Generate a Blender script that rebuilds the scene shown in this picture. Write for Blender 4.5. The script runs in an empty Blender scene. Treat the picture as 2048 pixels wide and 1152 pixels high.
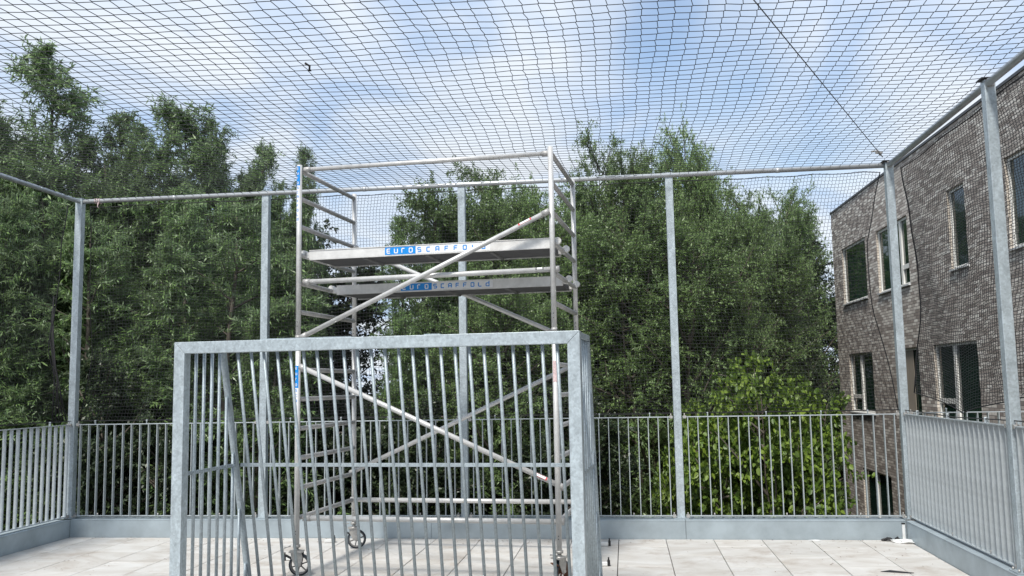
import bpy, math, random
import numpy as np
from mathutils import Vector, Matrix
random.seed(7)
S = bpy.context.scene
COL = S.collection

# ------------------------------------------------------------ camera
cam_d = bpy.data.cameras.new('camera'); cam = bpy.data.objects.new('camera', cam_d); COL.objects.link(cam)
FW = Vector((-0.12142, 0.98683, 0.10686)).normalized()
RT = Vector((0.99213, 0.12398, -0.01762)); RT = (RT - FW*RT.dot(FW)).normalized()
UP = RT.cross(FW)
m = Matrix((RT, UP, -FW)).transposed().to_4x4(); m.translation = Vector((0, 0, 1.6023))
cam.matrix_world = m
cam_d.sensor_width = 36; cam_d.lens = 31.551; cam_d.clip_start = .05; cam_d.clip_end = 2000
S.camera = cam
# ------------------------------------------------------------ world, sun, exposure
SUN_EL, SUN_AZ = 55, 195        # azimuth clockwise from +Y (where the sun stands)
w = bpy.data.worlds.new('World'); S.world = w; w.use_nodes = True
nt = w.node_tree; N = nt.nodes; L = nt.links; N.clear()
def nn(t, tree=None, **k):
    n = (tree or nt).nodes.new(t)
    for a, b in k.items(): setattr(n, a, b)
    return n
out = nn('ShaderNodeOutputWorld'); bg = nn('ShaderNodeBackground'); bg.inputs[1].default_value = .12
sky = nn('ShaderNodeTexSky', sky_type='NISHITA', sun_disc=False)
sky.sun_elevation = math.radians(SUN_EL); sky.sun_rotation = math.radians(SUN_AZ); sky.air_density = 1.2; sky.dust_density = 1.0; sky.ozone_density = 2.0
tc = nn('ShaderNodeTexCoord'); sep = nn('ShaderNodeSeparateXYZ'); L.new(tc.outputs['Generated'], sep.inputs[0])
zc = nn('ShaderNodeMath', operation='MAXIMUM'); L.new(sep.outputs[2], zc.inputs[0]); zc.inputs[1].default_value = 0.0
za = nn('ShaderNodeMath', operation='ADD'); L.new(zc.outputs[0], za.inputs[0]); za.inputs[1].default_value = .12
dx = nn('ShaderNodeMath', operation='DIVIDE'); L.new(sep.outputs[0], dx.inputs[0]); L.new(za.outputs[0], dx.inputs[1])
dy = nn('ShaderNodeMath', operation='DIVIDE'); L.new(sep.outputs[1], dy.inputs[0]); L.new(za.outputs[0], dy.inputs[1])
cb = nn('ShaderNodeCombineXYZ'); L.new(dx.outputs[0], cb.inputs[0]); L.new(dy.outputs[0], cb.inputs[1])
mp = nn('ShaderNodeMapping'); L.new(cb.outputs[0], mp.inputs[0]); mp.inputs['Rotation'].default_value = (0, 0, .6); mp.inputs['Scale'].default_value = (1.0, .62, 1); mp.inputs['Location'].default_value = (.6, 3.35, 0)
no1 = nn('ShaderNodeTexNoise'); L.new(mp.outputs[0], no1.inputs[0]); no1.inputs['Scale'].default_value = 1.1; no1.inputs['Detail'].default_value = 9; no1.inputs['Roughness'].default_value = .52; no1.inputs['Distortion'].default_value = .5
cr = nn('ShaderNodeValToRGB'); L.new(no1.outputs[0], cr.inputs[0])
cr.color_ramp.elements[0].position = .30; cr.color_ramp.elements[0].color = (.6, .6, .6, 1)
cr.color_ramp.elements[1].position = .56; cr.color_ramp.elements[1].color = (1, 1, 1, 1)
no2 = nn('ShaderNodeTexNoise'); L.new(mp.outputs[0], no2.inputs[0]); no2.inputs['Scale'].default_value = 2.2; no2.inputs['Detail'].default_value = 9; no2.inputs['Distortion'].default_value = .8
cr2 = nn('ShaderNodeValToRGB'); L.new(no2.outputs[0], cr2.inputs[0])
cr2.color_ramp.elements[0].position = .36; cr2.color_ramp.elements[0].color = (2.9, 3.75, 5.1, 1)
cr2.color_ramp.elements[1].position = .58; cr2.color_ramp.elements[1].color = (4.7, 5.05, 5.5, 1)
mx = nn('ShaderNodeMixRGB'); 
def patch(px, c0, c1, amt, prev):
    # a thinner place in the cloud veil
    nv = nn('ShaderNodeVectorMath', operation='NORMALIZE'); L.new(tc.outputs['Generated'], nv.inputs[0])
    dp = nn('ShaderNodeVectorMath', operation='DOT_PRODUCT'); L.new(nv.outputs[0], dp.inputs[0]); dp.inputs[1].default_value = px
    nz = nn('ShaderNodeMath', operation='MULTIPLY_ADD'); L.new(no2.outputs[0], nz.inputs[0]); nz.inputs[1].default_value = (c1-c0)*1.6; L.new(dp.outputs['Value'], nz.inputs[2])
    mr = nn('ShaderNodeMapRange', interpolation_type='SMOOTHSTEP'); L.new(nz.outputs[0], mr.inputs[0]); k = (c1-c0)*.8
    mr.inputs[1].default_value = c0+k; mr.inputs[2].default_value = c1+k; mr.inputs[3].default_value = 0; mr.inputs[4].default_value = amt
    sb = nn('ShaderNodeMath', operation='SUBTRACT', use_clamp=True); L.new(prev, sb.inputs[0]); L.new(mr.outputs[0], sb.inputs[1]); return sb.outputs[0]
hz = nn('ShaderNodeMapRange', interpolation_type='SMOOTHSTEP'); L.new(sep.outputs[2], hz.inputs[0]); hz.inputs[1].default_value = .16; hz.inputs[2].default_value = .36; hz.inputs[3].default_value = .92; hz.inputs[4].default_value = 0
mxx = nn('ShaderNodeMath', operation='MAXIMUM'); L.new(cr.outputs[0], mxx.inputs[0]); L.new(hz.outputs[0], mxx.inputs[1])
fac = patch((.0896, .9316, .3523), .9945, .9998, .5, mxx.outputs[0])
fac = patch((.0224, .9261, .3766), .9960, .9999, .35, fac)
fac = patch((.19, .944, .269), .9950, .9999, .25, fac)
L.new(fac, mx.inputs[0]); L.new(sky.outputs[0], mx.inputs[1]); L.new(cr2.outputs[0], mx.inputs[2])
L.new(mx.outputs[0], bg.inputs[0]); L.new(bg.outputs[0], out.inputs[0])
sd = bpy.data.lights.new('sun', 'SUN'); sd.energy = 3.0; sd.angle = math.radians(9); sd.color = (1, .955, .89)
sun = bpy.data.objects.new('sun', sd); COL.objects.link(sun)
az = math.radians(SUN_AZ); el = math.radians(SUN_EL)
sv = Vector((math.sin(az)*math.cos(el), math.cos(az)*math.cos(el), math.sin(el)))
sun.rotation_euler = sv.to_track_quat('Z', 'Y').to_euler()
S.view_settings.view_transform = 'Standard'; S.view_settings.look = 'None'; S.view_settings.gamma = 1; S.view_settings.exposure = 0.68
S.view_settings.use_curve_mapping = False
S.render.engine = 'CYCLES'
S.cycles.max_bounces = 6; S.cycles.diffuse_bounces = 3; S.cycles.glossy_bounces = 3; S.cycles.transmission_bounces = 4; S.cycles.transparent_max_bounces = 6

# ------------------------------------------------------------ materials
def mat(name, base, rough=.5, metal=0.0, var=0.0, vscale=8.0, spangle=False, bump=0.0, bscale=40.0, col2=None, spec=.5, streak=None):
    M = bpy.data.materials.new(name); M.use_nodes = True; t = M.node_tree; p = t.nodes['Principled BSDF']
    p.inputs['Roughness'].default_value = rough; p.inputs['Metallic'].default_value = metal
    p.inputs['Specular IOR Level'].default_value = spec
    p.inputs['Base Color'].default_value = (*base, 1)
    c = nn('ShaderNodeTexCoord', t)
    if var or col2:
        mpn = nn('ShaderNodeMapping', t); t.links.new(c.outputs['Object'], mpn.inputs[0])
        if streak: mpn.inputs['Scale'].default_value = streak
        no = nn('ShaderNodeTexNoise', t); t.links.new(mpn.outputs[0], no.inputs[0]); no.inputs['Scale'].default_value = vscale; no.inputs['Detail'].default_value = 7; no.inputs['Roughness'].default_value = .62
        r = nn('ShaderNodeValToRGB', t); t.links.new(no.outputs[0], r.inputs[0])
        r.color_ramp.elements[0].position = .34; r.color_ramp.elements[1].position = .66
        b2 = col2 or tuple(min(1, x*(1+var)) for x in base); b1 = base if col2 else tuple(x*(1-var) for x in base)
        r.color_ramp.elements[0].color = (*b1, 1); r.color_ramp.elements[1].color = (*b2, 1)
        last = r.outputs[0]
        if spangle:
            v = nn('ShaderNodeTexVoronoi', t); t.links.new(c.outputs['Object'], v.inputs[0]); v.inputs['Scale'].default_value = 70
            sp = nn('ShaderNodeSeparateXYZ', t); t.links.new(v.outputs['Color'], sp.inputs[0])
            ma = nn('ShaderNodeMapRange', t); t.links.new(sp.outputs[0], ma.inputs[0]); ma.inputs[3].default_value = .86; ma.inputs[4].default_value = 1.12
            mm = nn('ShaderNodeVectorMath', t, operation='SCALE'); t.links.new(last, mm.inputs[0]); t.links.new(ma.outputs[0], mm.inputs['Scale']); last = mm.outputs[0]
            mr = nn('ShaderNodeMapRange', t); t.links.new(no.outputs[0], mr.inputs[0]); mr.inputs[3].default_value = rough-.12; mr.inputs[4].default_value = rough+.15
            t.links.new(mr.outputs[0], p.inputs['Roughness'])
        t.links.new(last, p.inputs['Base Color'])
    if bump:
        nb = nn('ShaderNodeTexNoise', t); t.links.new(c.outputs['Object'], nb.inputs[0]); nb.inputs['Scale'].default_value = bscale; nb.inputs['Detail'].default_value = 4
        bp = nn('ShaderNodeBump', t); bp.inputs['Strength'].default_value = bump; bp.inputs['Distance'].default_value = .01
        t.links.new(nb.outputs[0], bp.inputs['Height']); t.links.new(bp.outputs[0], p.inputs['Normal'])
    return M
GALV = mat('galvanised_steel', (.335, .39, .42), .48, .35, var=.10, vscale=9, spangle=True, bump=.06, bscale=60)
GALVP = mat('galvanised_post_steel', (.42, .48, .51), .45, .35, var=.16, vscale=11, spangle=True, bump=.06, bscale=60, streak=(1.6, 1.6, .8))
GALVS = mat('galvanised_sheet', (.36, .42, .455), .5, .35, var=.14, vscale=3.2,  bump=.05, bscale=20)
RAILM = mat('railing_steel', (.45, .495, .515), .42, .35, var=.12, vscale=14, bump=.03)
TUBE = mat('rail_tube_steel', (.50, .52, .53), .38, .5, var=.12, vscale=6, bump=.05, bscale=30)
ALU = mat('scaffold_aluminium', (.58, .58, .57), .42, .3, var=.10, vscale=14, bump=.05, bscale=50)
ALUD = mat('worn_aluminium', (.42, .415, .405), .5, .3, var=.2, vscale=18, bump=.05, bscale=60)
ALUP = mat('platform_aluminium', (.70, .695, .675), .5, .25, var=.12, vscale=8, bump=.04)
PLY = mat('platform_plywood', (.075, .075, .078), .7, 0, var=.2, vscale=9)
PLYE = mat('platform_cross_tube', (.16, .16, .16), .6, .3, var=.2)
NETM = mat('net_cord', (.012, .013, .016), .7, 0)
ROPE = mat('net_rope', (.01, .01, .012), .8, 0, bump=.5, bscale=300)
CABLE = mat('wire_cable', (.05, .05, .052), .5, .6)
BLUE = mat('sticker_blue', (.004, .25, .70), .4, 0, var=.08, vscale=30)
WHITE = mat('sticker_white', (.80, .81, .82), .45, 0, var=.06, vscale=30)
RED = mat('sticker_red', (.55, .06, .07), .5, 0)
PINK = mat('sticker_faded', (.68, .52, .52), .5, 0, var=.2, vscale=60)
RUBBER = mat('rubber_tyre', (.012, .02, .03), .6, 0, var=.2, vscale=30)
RIM = mat('castor_rim', (.16, .155, .15), .5, .2, var=.2, vscale=30)
CASTM = mat('castor_steel', (.42, .41, .39), .45, .5, var=.2, vscale=25, bump=.1)
RUST = mat('rusty_steel', (.16, .07, .04), .7, .2, var=.4, vscale=30, bump=.2)
BLACKP = mat('black_plastic', (.012, .012, .013), .55, 0)
WHITEP = mat('white_plastic', (.68, .69, .68), .5, 0, var=.06, vscale=12)
BARK = mat('bark', (.10, .085, .068), .85, 0, var=.4, vscale=6, bump=.6, bscale=18)
CONC = mat('concrete', (.33, .32, .30), .8, 0, var=.15, vscale=3, bump=.2)
WFRAME = mat('window_frame_paint', (.78, .77, .73), .45, 0, var=.04)
WSILL = mat('window_sill_metal', (.66, .67, .67), .4, .1, var=.06)
COPE = mat('roof_coping', (.04, .042, .045), .5, .2, var=.1)
CURT = mat('curtain_cloth', (.30, .26, .21), .85, 0, var=.15, vscale=5, streak=(8, 8, .3))

def glass_mat():
    M = bpy.data.materials.new('window_glass'); M.use_nodes = True; t = M.node_tree; p = t.nodes['Principled BSDF']
    p.inputs['Base Color'].default_value = (.014, .034, .025, 1); p.inputs['Roughness'].default_value = .04; p.inputs['IOR'].default_value = 1.52
    p.inputs['Specular IOR Level'].default_value = .55
    c = nn('ShaderNodeTexCoord', t); nb = nn('ShaderNodeTexNoise', t); t.links.new(c.outputs['Object'], nb.inputs[0]); nb.inputs['Scale'].default_value = 1.2
    bp = nn('ShaderNodeBump', t); bp.inputs['Strength'].default_value = .12; bp.inputs['Distance'].default_value = .02
    t.links.new(nb.outputs[0], bp.inputs['Height']); t.links.new(bp.outputs[0], p.inputs['Normal'])
    return M
GLASS = glass_mat()

def brick_mat(name, axis='YZ', light=False):
    M = bpy.data.materials.new(name); M.use_nodes = True; t = M.node_tree; p = t.nodes['Principled BSDF']; p.inputs['Roughness'].default_value = .85
    c = nn('ShaderNodeTexCoord', t); s = nn('ShaderNodeSeparateXYZ', t); t.links.new(c.outputs['Object'], s.inputs[0])
    cbn = nn('ShaderNodeCombineXYZ', t)
    a = {'X': 0, 'Y': 1, 'Z': 2}
    t.links.new(s.outputs[a[axis[0]]], cbn.inputs[0]); t.links.new(s.outputs[a[axis[1]]], cbn.inputs[1])
    b = nn('ShaderNodeTexBrick', t); t.links.new(cbn.outputs[0], b.inputs[0])
    b.inputs['Color1'].default_value = (0, 0, 0, 1); b.inputs['Color2'].default_value = (1, 1, 1, 1); b.inputs['Mortar'].default_value = (.5, .5, .5, 1)
    b.inputs['Scale'].default_value = 1; b.inputs['Mortar Size'].default_value = .0065; b.inputs['Mortar Smooth'].default_value = .2
    b.inputs['Brick Width'].default_value = .225; b.inputs['Row Height'].default_value = .066; b.offset = .5
    r = nn('ShaderNodeValToRGB', t); t.links.new(b.outputs['Color'], r.inputs[0]); r.color_ramp.interpolation = 'LINEAR'
    e = r.color_ramp.elements
    if light:
        e[0].position = 0; e[0].color = (.42, .37, .31, 1); e[1].position = 1; e[1].color = (.60, .55, .48, 1)
    else:
        e[0].position = .0; e[0].color = (.25, .21, .185, 1); e[1].position = 1; e[1].color = (.74, .70, .64, 1)
        for ps, cc in ((.3, (.38, .33, .29)), (.5, (.47, .42, .375)), (.7, (.56, .51, .455)), (.84, (.68, .63, .565))):
            x = e.new(ps); x.color = (*cc, 1)
    no = nn('ShaderNodeTexNoise', t); t.links.new(c.outputs['Object'], no.inputs[0]); no.inputs['Scale'].default_value = 22; no.inputs['Detail'].default_value = 5
    mr = nn('ShaderNodeMapRange', t); t.links.new(no.outputs[0], mr.inputs[0]); mr.inputs[3].default_value = .72; mr.inputs[4].default_value = 1.28
    big = nn('ShaderNodeTexNoise', t); t.links.new(c.outputs['Object'], big.inputs[0]); big.inputs['Scale'].default_value = .6; big.inputs['Detail'].default_value = 4
    mr2 = nn('ShaderNodeMapRange', t); t.links.new(big.outputs[0], mr2.inputs[0]); mr2.inputs[3].default_value = .8; mr2.inputs[4].default_value = 1.2
    mu = nn('ShaderNodeMath', t, operation='MULTIPLY'); t.links.new(mr.outputs[0], mu.inputs[0]); t.links.new(mr2.outputs[0], mu.inputs[1])
    sc = nn('ShaderNodeVectorMath', t, operation='SCALE'); t.links.new(r.outputs[0], sc.inputs[0]); t.links.new(mu.outputs[0], sc.inputs['Scale'])
    mo = nn('ShaderNodeMixRGB', t); t.links.new(b.outputs['Fac'], mo.inputs[0]); t.links.new(sc.outputs[0], mo.inputs[1]); mo.inputs[2].default_value = (.15, .135, .125, 1)
    t.links.new(mo.outputs[0], p.inputs['Base Color'])
    bp = nn('ShaderNodeBump', t); bp.invert = True; bp.inputs['Strength'].default_value = .7; bp.inputs['Distance'].default_value = .01
    t.links.new(b.outputs['Fac'], bp.inputs['Height']); t.links.new(bp.outputs[0], p.inputs['Normal'])
    return M
BRICK = brick_mat('facade_brick', 'YZ'); BRICKX = brick_mat('gable_brick', 'XZ'); BRICKR = brick_mat('sunlit_reveal_brick', 'XZ', True)

def tile_mat():
    M = bpy.data.materials.new('paving_tile'); M.use_nodes = True; t = M.node_tree; p = t.nodes['Principled BSDF']; p.inputs['Roughness'].default_value = .62
    c = nn('ShaderNodeTexCoord', t); g = nn('ShaderNodeNewGeometry', t)
    # each slab has its own cloudy grain
    off = nn('ShaderNodeVectorMath', t, operation='SCALE'); cbn = nn('ShaderNodeCombineXYZ', t)
    t.links.new(g.outputs['Random Per Island'], cbn.inputs[0]); t.links.new(g.outputs['Random Per Island'], cbn.inputs[2])
    t.links.new(cbn.outputs[0], off.inputs[0]); off.inputs['Scale'].default_value = 40
    ad = nn('ShaderNodeVectorMath', t, operation='ADD'); t.links.new(c.outputs['Object'], ad.inputs[0]); t.links.new(off.outputs[0], ad.inputs[1])
    mpn = nn('ShaderNodeMapping', t); t.links.new(ad.outputs[0], mpn.inputs[0]); mpn.inputs['Scale'].default_value = (1.0, 1.9, 1)
    n1 = nn('ShaderNodeTexNoise', t); t.links.new(mpn.outputs[0], n1.inputs[0]); n1.inputs['Scale'].default_value = 1.5; n1.inputs['Detail'].default_value = 8; n1.inputs['Distortion'].default_value = 1.2; n1.inputs['Roughness'].default_value = .6
    r = nn('ShaderNodeValToRGB', t); t.links.new(n1.outputs[0], r.inputs[0]); e = r.color_ramp.elements
    e[0].position = .3; e[0].color = (.43, .40, .36, 1); e[1].position = .7; e[1].color = (.59, .585, .565, 1)
    x = e.new(.5); x.color = (.52, .505, .475, 1)
    mr = nn('ShaderNodeMapRange', t); t.links.new(g.outputs['Random Per Island'], mr.inputs[0]); mr.inputs[3].default_value = .93; mr.inputs[4].default_value = 1.06
    sc = nn('ShaderNodeVectorMath', t, operation='SCALE'); t.links.new(r.outputs[0], sc.inputs[0]); t.links.new(mr.outputs[0], sc.inputs['Scale'])
    # brown leaf-litter stains
    n2 = nn('ShaderNodeTexNoise', t); t.links.new(c.outputs['Object'], n2.inputs[0]); n2.inputs['Scale'].default_value = 2.3; n2.inputs['Detail'].default_value = 10; n2.inputs['Roughness'].default_value = .75
    r2 = nn('ShaderNodeValToRGB', t); t.links.new(n2.outputs[0], r2.inputs[0]); r2.color_ramp.elements[0].position = .52; r2.color_ramp.elements[0].color = (0, 0, 0, 1); r2.color_ramp.elements[1].position = .74; r2.color_ramp.elements[1].color = (.7, .7, .7, 1)
    mo = nn('ShaderNodeMixRGB', t); t.links.new(r2.outputs[0], mo.inputs[0]); t.links.new(sc.outputs[0], mo.inputs[1]); mo.inputs[2].default_value = (.24, .17, .115, 1)
    t.links.new(mo.outputs[0], p.inputs['Base Color'])
    bp = nn('ShaderNodeBump', t); bp.inputs['Strength'].default_value = .15; bp.inputs['Distance'].default_value = .004
    n3 = nn('ShaderNodeTexNoise', t); t.links.new(c.outputs['Object'], n3.inputs[0]); n3.inputs['Scale'].default_value = 60; n3.inputs['Detail'].default_value = 6
    t.links.new(n3.outputs[0], bp.inputs['Height']); t.links.new(bp.outputs[0], p.inputs['Normal'])
    return M
TILE = tile_mat()

def leaf_mat(name, front, back, front2, trans=.25, rough=.45):
    M = bpy.data.materials.new(name); M.use_nodes = True; t = M.node_tree; p = t.nodes['Principled BSDF']; o = t.nodes['Material Output']
    g = nn('ShaderNodeNewGeometry', t)
    m1 = nn('ShaderNodeMixRGB', t); t.links.new(g.outputs['Random Per Island'], m1.inputs[0]); m1.inputs[1].default_value = (*front, 1); m1.inputs[2].default_value = (*front2, 1)
    m2 = nn('ShaderNodeMixRGB', t); t.links.new(g.outputs['Backfacing'], m2.inputs[0]); t.links.new(m1.outputs[0], m2.inputs[1]); m2.inputs[2].default_value = (*back, 1)
    oi = nn('ShaderNodeObjectInfo', t)
    mr = nn('ShaderNodeMapRange', t); t.links.new(oi.outputs['Random'], mr.inputs[0]); mr.inputs[3].default_value = .8; mr.inputs[4].default_value = 1.2
    sc = nn('ShaderNodeVectorMath', t, operation='SCALE'); t.links.new(m2.outputs[0], sc.inputs[0]); t.links.new(mr.outputs[0], sc.inputs['Scale'])
    t.links.new(sc.outputs[0], p.inputs['Base Color']); p.inputs['Roughness'].default_value = rough; p.inputs['Specular IOR Level'].default_value = .5
    tr = nn('ShaderNodeBsdfTranslucent', t); t.links.new(sc.outputs[0], tr.inputs[0])
    ms = nn('ShaderNodeMixShader', t); ms.inputs[0].default_value = trans; t.links.new(p.outputs[0], ms.inputs[1]); t.links.new(tr.outputs[0], ms.inputs[2]); t.links.new(ms.outputs[0], o.inputs[0])
    return M
WILLOW = leaf_mat('willow_leaf', (.078, .148, .050), (.26, .34, .20), (.175, .27, .085))
FINE = leaf_mat('fine_leaf', (.096, .165, .052), (.22, .30, .14), (.175, .26, .085))
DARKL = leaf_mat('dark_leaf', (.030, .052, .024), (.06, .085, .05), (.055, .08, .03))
HAZEL = leaf_mat('broad_leaf', (.085, .16, .024), (.14, .22, .05), (.24, .34, .045), trans=.35)

# ------------------------------------------------------------ helpers
class MB:
    def __init__(s): s.v = []; s.f = []; s.sm = []
    def box(s, c, d, rot=None):
        n = len(s.v); hx, hy, hz = d[0]/2, d[1]/2, d[2]/2
        for x, y, z in ((-1,-1,-1),(1,-1,-1),(1,1,-1),(-1,1,-1),(-1,-1,1),(1,-1,1),(1,1,1),(-1,1,1)):
            p = Vector((x*hx, y*hy, z*hz))
            if rot is not None: p = rot @ p
            s.v.append(tuple(p + Vector(c)))
        for q in ((3,2,1,0),(4,5,6,7),(0,1,5,4),(1,2,6,5),(2,3,7,6),(3,0,4,7)):
            s.f.append([n+i for i in q]); s.sm.append(False)
        return s
    def bb(s, a, b): return s.box([(a[i]+b[i])/2 for i in range(3)], [abs(b[i]-a[i]) for i in range(3)])
    def beam(s, a, b, w, h, up=(0, 0, 1)):
        a, b = Vector(a), Vector(b); d = b-a; z = d.normalized(); u = Vector(up)
        x = u.cross(z).normalized(); y = z.cross(x)
        R = Matrix((x, y, z)).transposed()
        return s.box((a+b)/2, (w, h, d.length), R)
    def tube(s, pts, r, n=12, caps=True):
        pts = [Vector(p) for p in pts]; rs = r if isinstance(r, (list, tuple)) else [r]*len(pts)
        d0 = (pts[1]-pts[0]).normalized(); u = Vector((0,0,1)) if abs(d0.z) < .9 else Vector((1,0,0))
        x = u.cross(d0).normalized(); base = len(s.v)
        for i, p in enumerate(pts):
            d = (pts[min(i+1, len(pts)-1)] - pts[max(i-1, 0)]).normalized()
            x = (x - d*x.dot(d)).normalized(); y = d.cross(x)
            for k in range(n):
                a = 2*math.pi*k/n; s.v.append(tuple(p + (x*math.cos(a)+y*math.sin(a))*rs[i]))
        for i in range(len(pts)-1):
            for k in range(n):
                k2 = (k+1) % n; s.f.append([base+i*n+k, base+i*n+k2, base+(i+1)*n+k2, base+(i+1)*n+k]); s.sm.append(True)
        if caps:
            s.f.append([base+k for k in range(n)][::-1]); s.sm.append(False)
            e = base+(len(pts)-1)*n; s.f.append([e+k for k in range(n)]); s.sm.append(False)
        return s
    def mesh(s, name, m):
        me = bpy.data.meshes.new(name); me.from_pydata(s.v, [], s.f); me.polygons.foreach_set('use_smooth', s.sm); me.materials.append(m); me.update(); return me
    def build(s, name, m, parent=None, bevel=0):
        o = bpy.data.objects.new(name, s.mesh(name, m)); COL.objects.link(o)
        if parent: o.parent = parent
        if bevel:
            b = o.modifiers.new('bevel', 'BEVEL'); b.width = bevel; b.segments = 2; b.limit_method = 'ANGLE'
        return o
def tag(o, label=None, cat=None, group=None, kind=None):
    if label: o['label'] = label
    if cat: o['category'] = cat
    if group: o['group'] = group
    if kind: o['kind'] = kind
    return o
def empty(name, loc, label, cat, rz=0, group=None):
    o = bpy.data.objects.new(name, None); COL.objects.link(o); o.location = loc; o.rotation_euler = (0, 0, rz); o.empty_display_size = .2
    return tag(o, label, cat, group)
def inst(name, mesh, parent=None, loc=(0,0,0), rot=(0,0,0)):
    o = bpy.data.objects.new(name, mesh); COL.objects.link(o); o.location = loc; o.rotation_euler = rot
    if parent: o.parent = parent
    return o
def np_mesh(name, V, Fq, m, smooth=False):
    """V (n,3), Fq (k,4) quads"""
    me = bpy.data.meshes.new(name); k = len(Fq)
    me.vertices.add(len(V)); me.vertices.foreach_set('co', V.astype(np.float32).ravel())
    me.loops.add(k*4); me.loops.foreach_set('vertex_index', Fq.astype(np.int32).ravel())
    me.polygons.add(k); me.polygons.foreach_set('loop_start', np.arange(0, k*4, 4, dtype=np.int32))
    if smooth: me.polygons.foreach_set('use_smooth', np.ones(k, dtype=bool))
    me.materials.append(m); me.update(calc_edges=True); return me
def segs_mesh(name, A, B, r, m):
    """thin three-sided cords between point arrays A and B"""
    d = B-A; ln = np.linalg.norm(d, axis=1, keepdims=True); d = d/np.maximum(ln, 1e-9)
    A = A - d*r*.5; B = B + d*r*.5
    ref = np.where(np.abs(d[:, 2:3]) < .8, np.array([[0, 0, 1.]]), np.array([[1., 0, 0]]))
    x = np.cross(d, ref); x /= np.linalg.norm(x, axis=1, keepdims=True); y = np.cross(d, x)
    n = len(A); V = np.zeros((n, 6, 3))
    for k in range(3):
        a = 2*math.pi*k/3 + .5; o = (x*math.cos(a) + y*math.sin(a))*r
        V[:, k] = A+o; V[:, 3+k] = B+o
    b = np.arange(n)[:, None]*6
    F = np.concatenate([b+np.array([[k, (k+1) % 3, 3+(k+1) % 3, 3+k]]) for k in range(3)], axis=0)
    return np_mesh(name, V.reshape(-1, 3), F, m)

# ------------------------------------------------------------ dimensions
D = 9.64; XL, XR = -6.257, 2.811; ZT = 3.816; ZR = 1.234; ZP = .19
YI = D-.115; XLI, XRI = XL+.081, XR-.081; Y0 = -3.4
GROUND = -3.4

# ------------------------------------------------------------ ground, deck
g = MB(); g.v = [(-300, -200, GROUND), (300, -200, GROUND), (300, 500, GROUND), (-300, 500, GROUND)]; g.f = [[0, 1, 2, 3]]; g.sm = [False]
tag(g.build('ground', mat('forest_soil', (.045, .035, .024), .95, 0, col2=(.10, .075, .05), vscale=.8, bump=.5, bscale=4)), kind='structure')
tag(MB().bb((XL-.14, Y0-.3, GROUND+.01), (XR+.14, D+.12, -.075)).build('deck_base', CONC), kind='structure')
# paving: slabs 0.5 x 1.0 m laid in columns along the view, each a little out of level
rng = np.random.RandomState(3)
t = MB(); TW, TL_, gap = .478, .956, .0065
x = 2.28 - 18*TW; col = 0
jointY = 8.68
holes = []
while x < XRI-.001:
    off = [0, .45, .0, .45][col % 4]*TL_ + rng.uniform(-.03, .03)*0
    y = jointY - 14*TL_ + off
    while y < YI:
        x0, x1 = max(x, XLI+.003), min(x+TW, XRI-.003); y0, y1 = max(y, Y0), min(y+TL_, YI-.004)
        if x1-x0 > .03 and y1-y0 > .03:
            n = len(t.v); zz = [rng.uniform(-.0015, .0015) for _ in range(4)]
            gx_ = gap/2
            P = [(x0+gx_, y0+gx_), (x1-gx_, y0+gx_), (x1-gx_, y1-gx_), (x0+gx_, y1-gx_)]
            c = .003; Q = [(x0+gx_+c, y0+gx_+c), (x1-gx_-c, y0+gx_+c), (x1-gx_-c, y1-gx_-c), (x0+gx_+c, y1-gx_-c)]
            t.v += [(p[0], p[1], -.04) for p in P] + [(p[0], p[1], -.003+zz[i]) for i, p in enumerate(P)] + [(p[0], p[1], zz[i]) for i, p in enumerate(Q)]
            t.f += [[n+8, n+9, n+10, n+11]]; t.sm += [False]
            for k in range(4):
                k2 = (k+1) % 4
                t.f += [[n+k, n+k2, n+4+k2, n+4+k], [n+4+k, n+4+k2, n+8+k2, n+8+k]]; t.sm += [False, False]
        y += TL_
    x += TW; col += 1
tag(t.build('floor', TILE), kind='structure')
tag(MB().bb((XLI, Y0, -.07), (XRI, YI, -.041)).build('floor_bedding', mat('joint_sand', (.05, .043, .035), .95, 0, var=.2)), kind='structure')

# ------------------------------------------------------------ steel upstands round the deck
def upstand(label, a, b, inward, joints):
    a = Vector(a); b = Vector(b); iv = Vector(inward)
    r = empty('steel_upstand', a, label, 'upstand')
    dirv = (b-a).normalized(); cuts = [0]+joints+[(b-a).length]
    for c0, c1 in zip(cuts[:-1], cuts[1:]):
        mb = MB(); p0 = dirv*(c0+.0015); p1 = dirv*(c1-.0015)
        ctr = (p0+p1)/2; ln = (p1-p0).length
        along_x = abs(dirv.x) > .5
        def bx(c, th, zz0, zz1):
            d = (ln, th, zz1-zz0) if along_x else (th, ln, zz1-zz0)
            mb.box(ctr + c + Vector((0, 0, (zz0+zz1)/2)), d)
        bx(iv*(-.003), .006, -.04, ZP-.008)           # face plate
        bx(-iv*.10, .205, ZP-.0075, ZP)                # top flange
        bx(-iv*.20, .006, -.25, ZP-.008)
        mb.build('plate', GALVS, r, bevel=.0015)
    return r
upstand('long galvanised steel upstand along the far edge of the terrace', (XLI, YI, 0), (XRI, YI, 0), (0, -1, 0), [1.9, 4.1, 6.75])
upstand('galvanised steel upstand under the left railing', (XLI, Y0, 0), (XLI, YI, 0), (1, 0, 0), [3.0, 6.0, 9.0])
upstand('galvanised steel upstand under the dense right railing', (XRI, Y0, 0), (XRI, YI, 0), (-1, 0, 0), [3.0, 6.0, 9.4])

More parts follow.
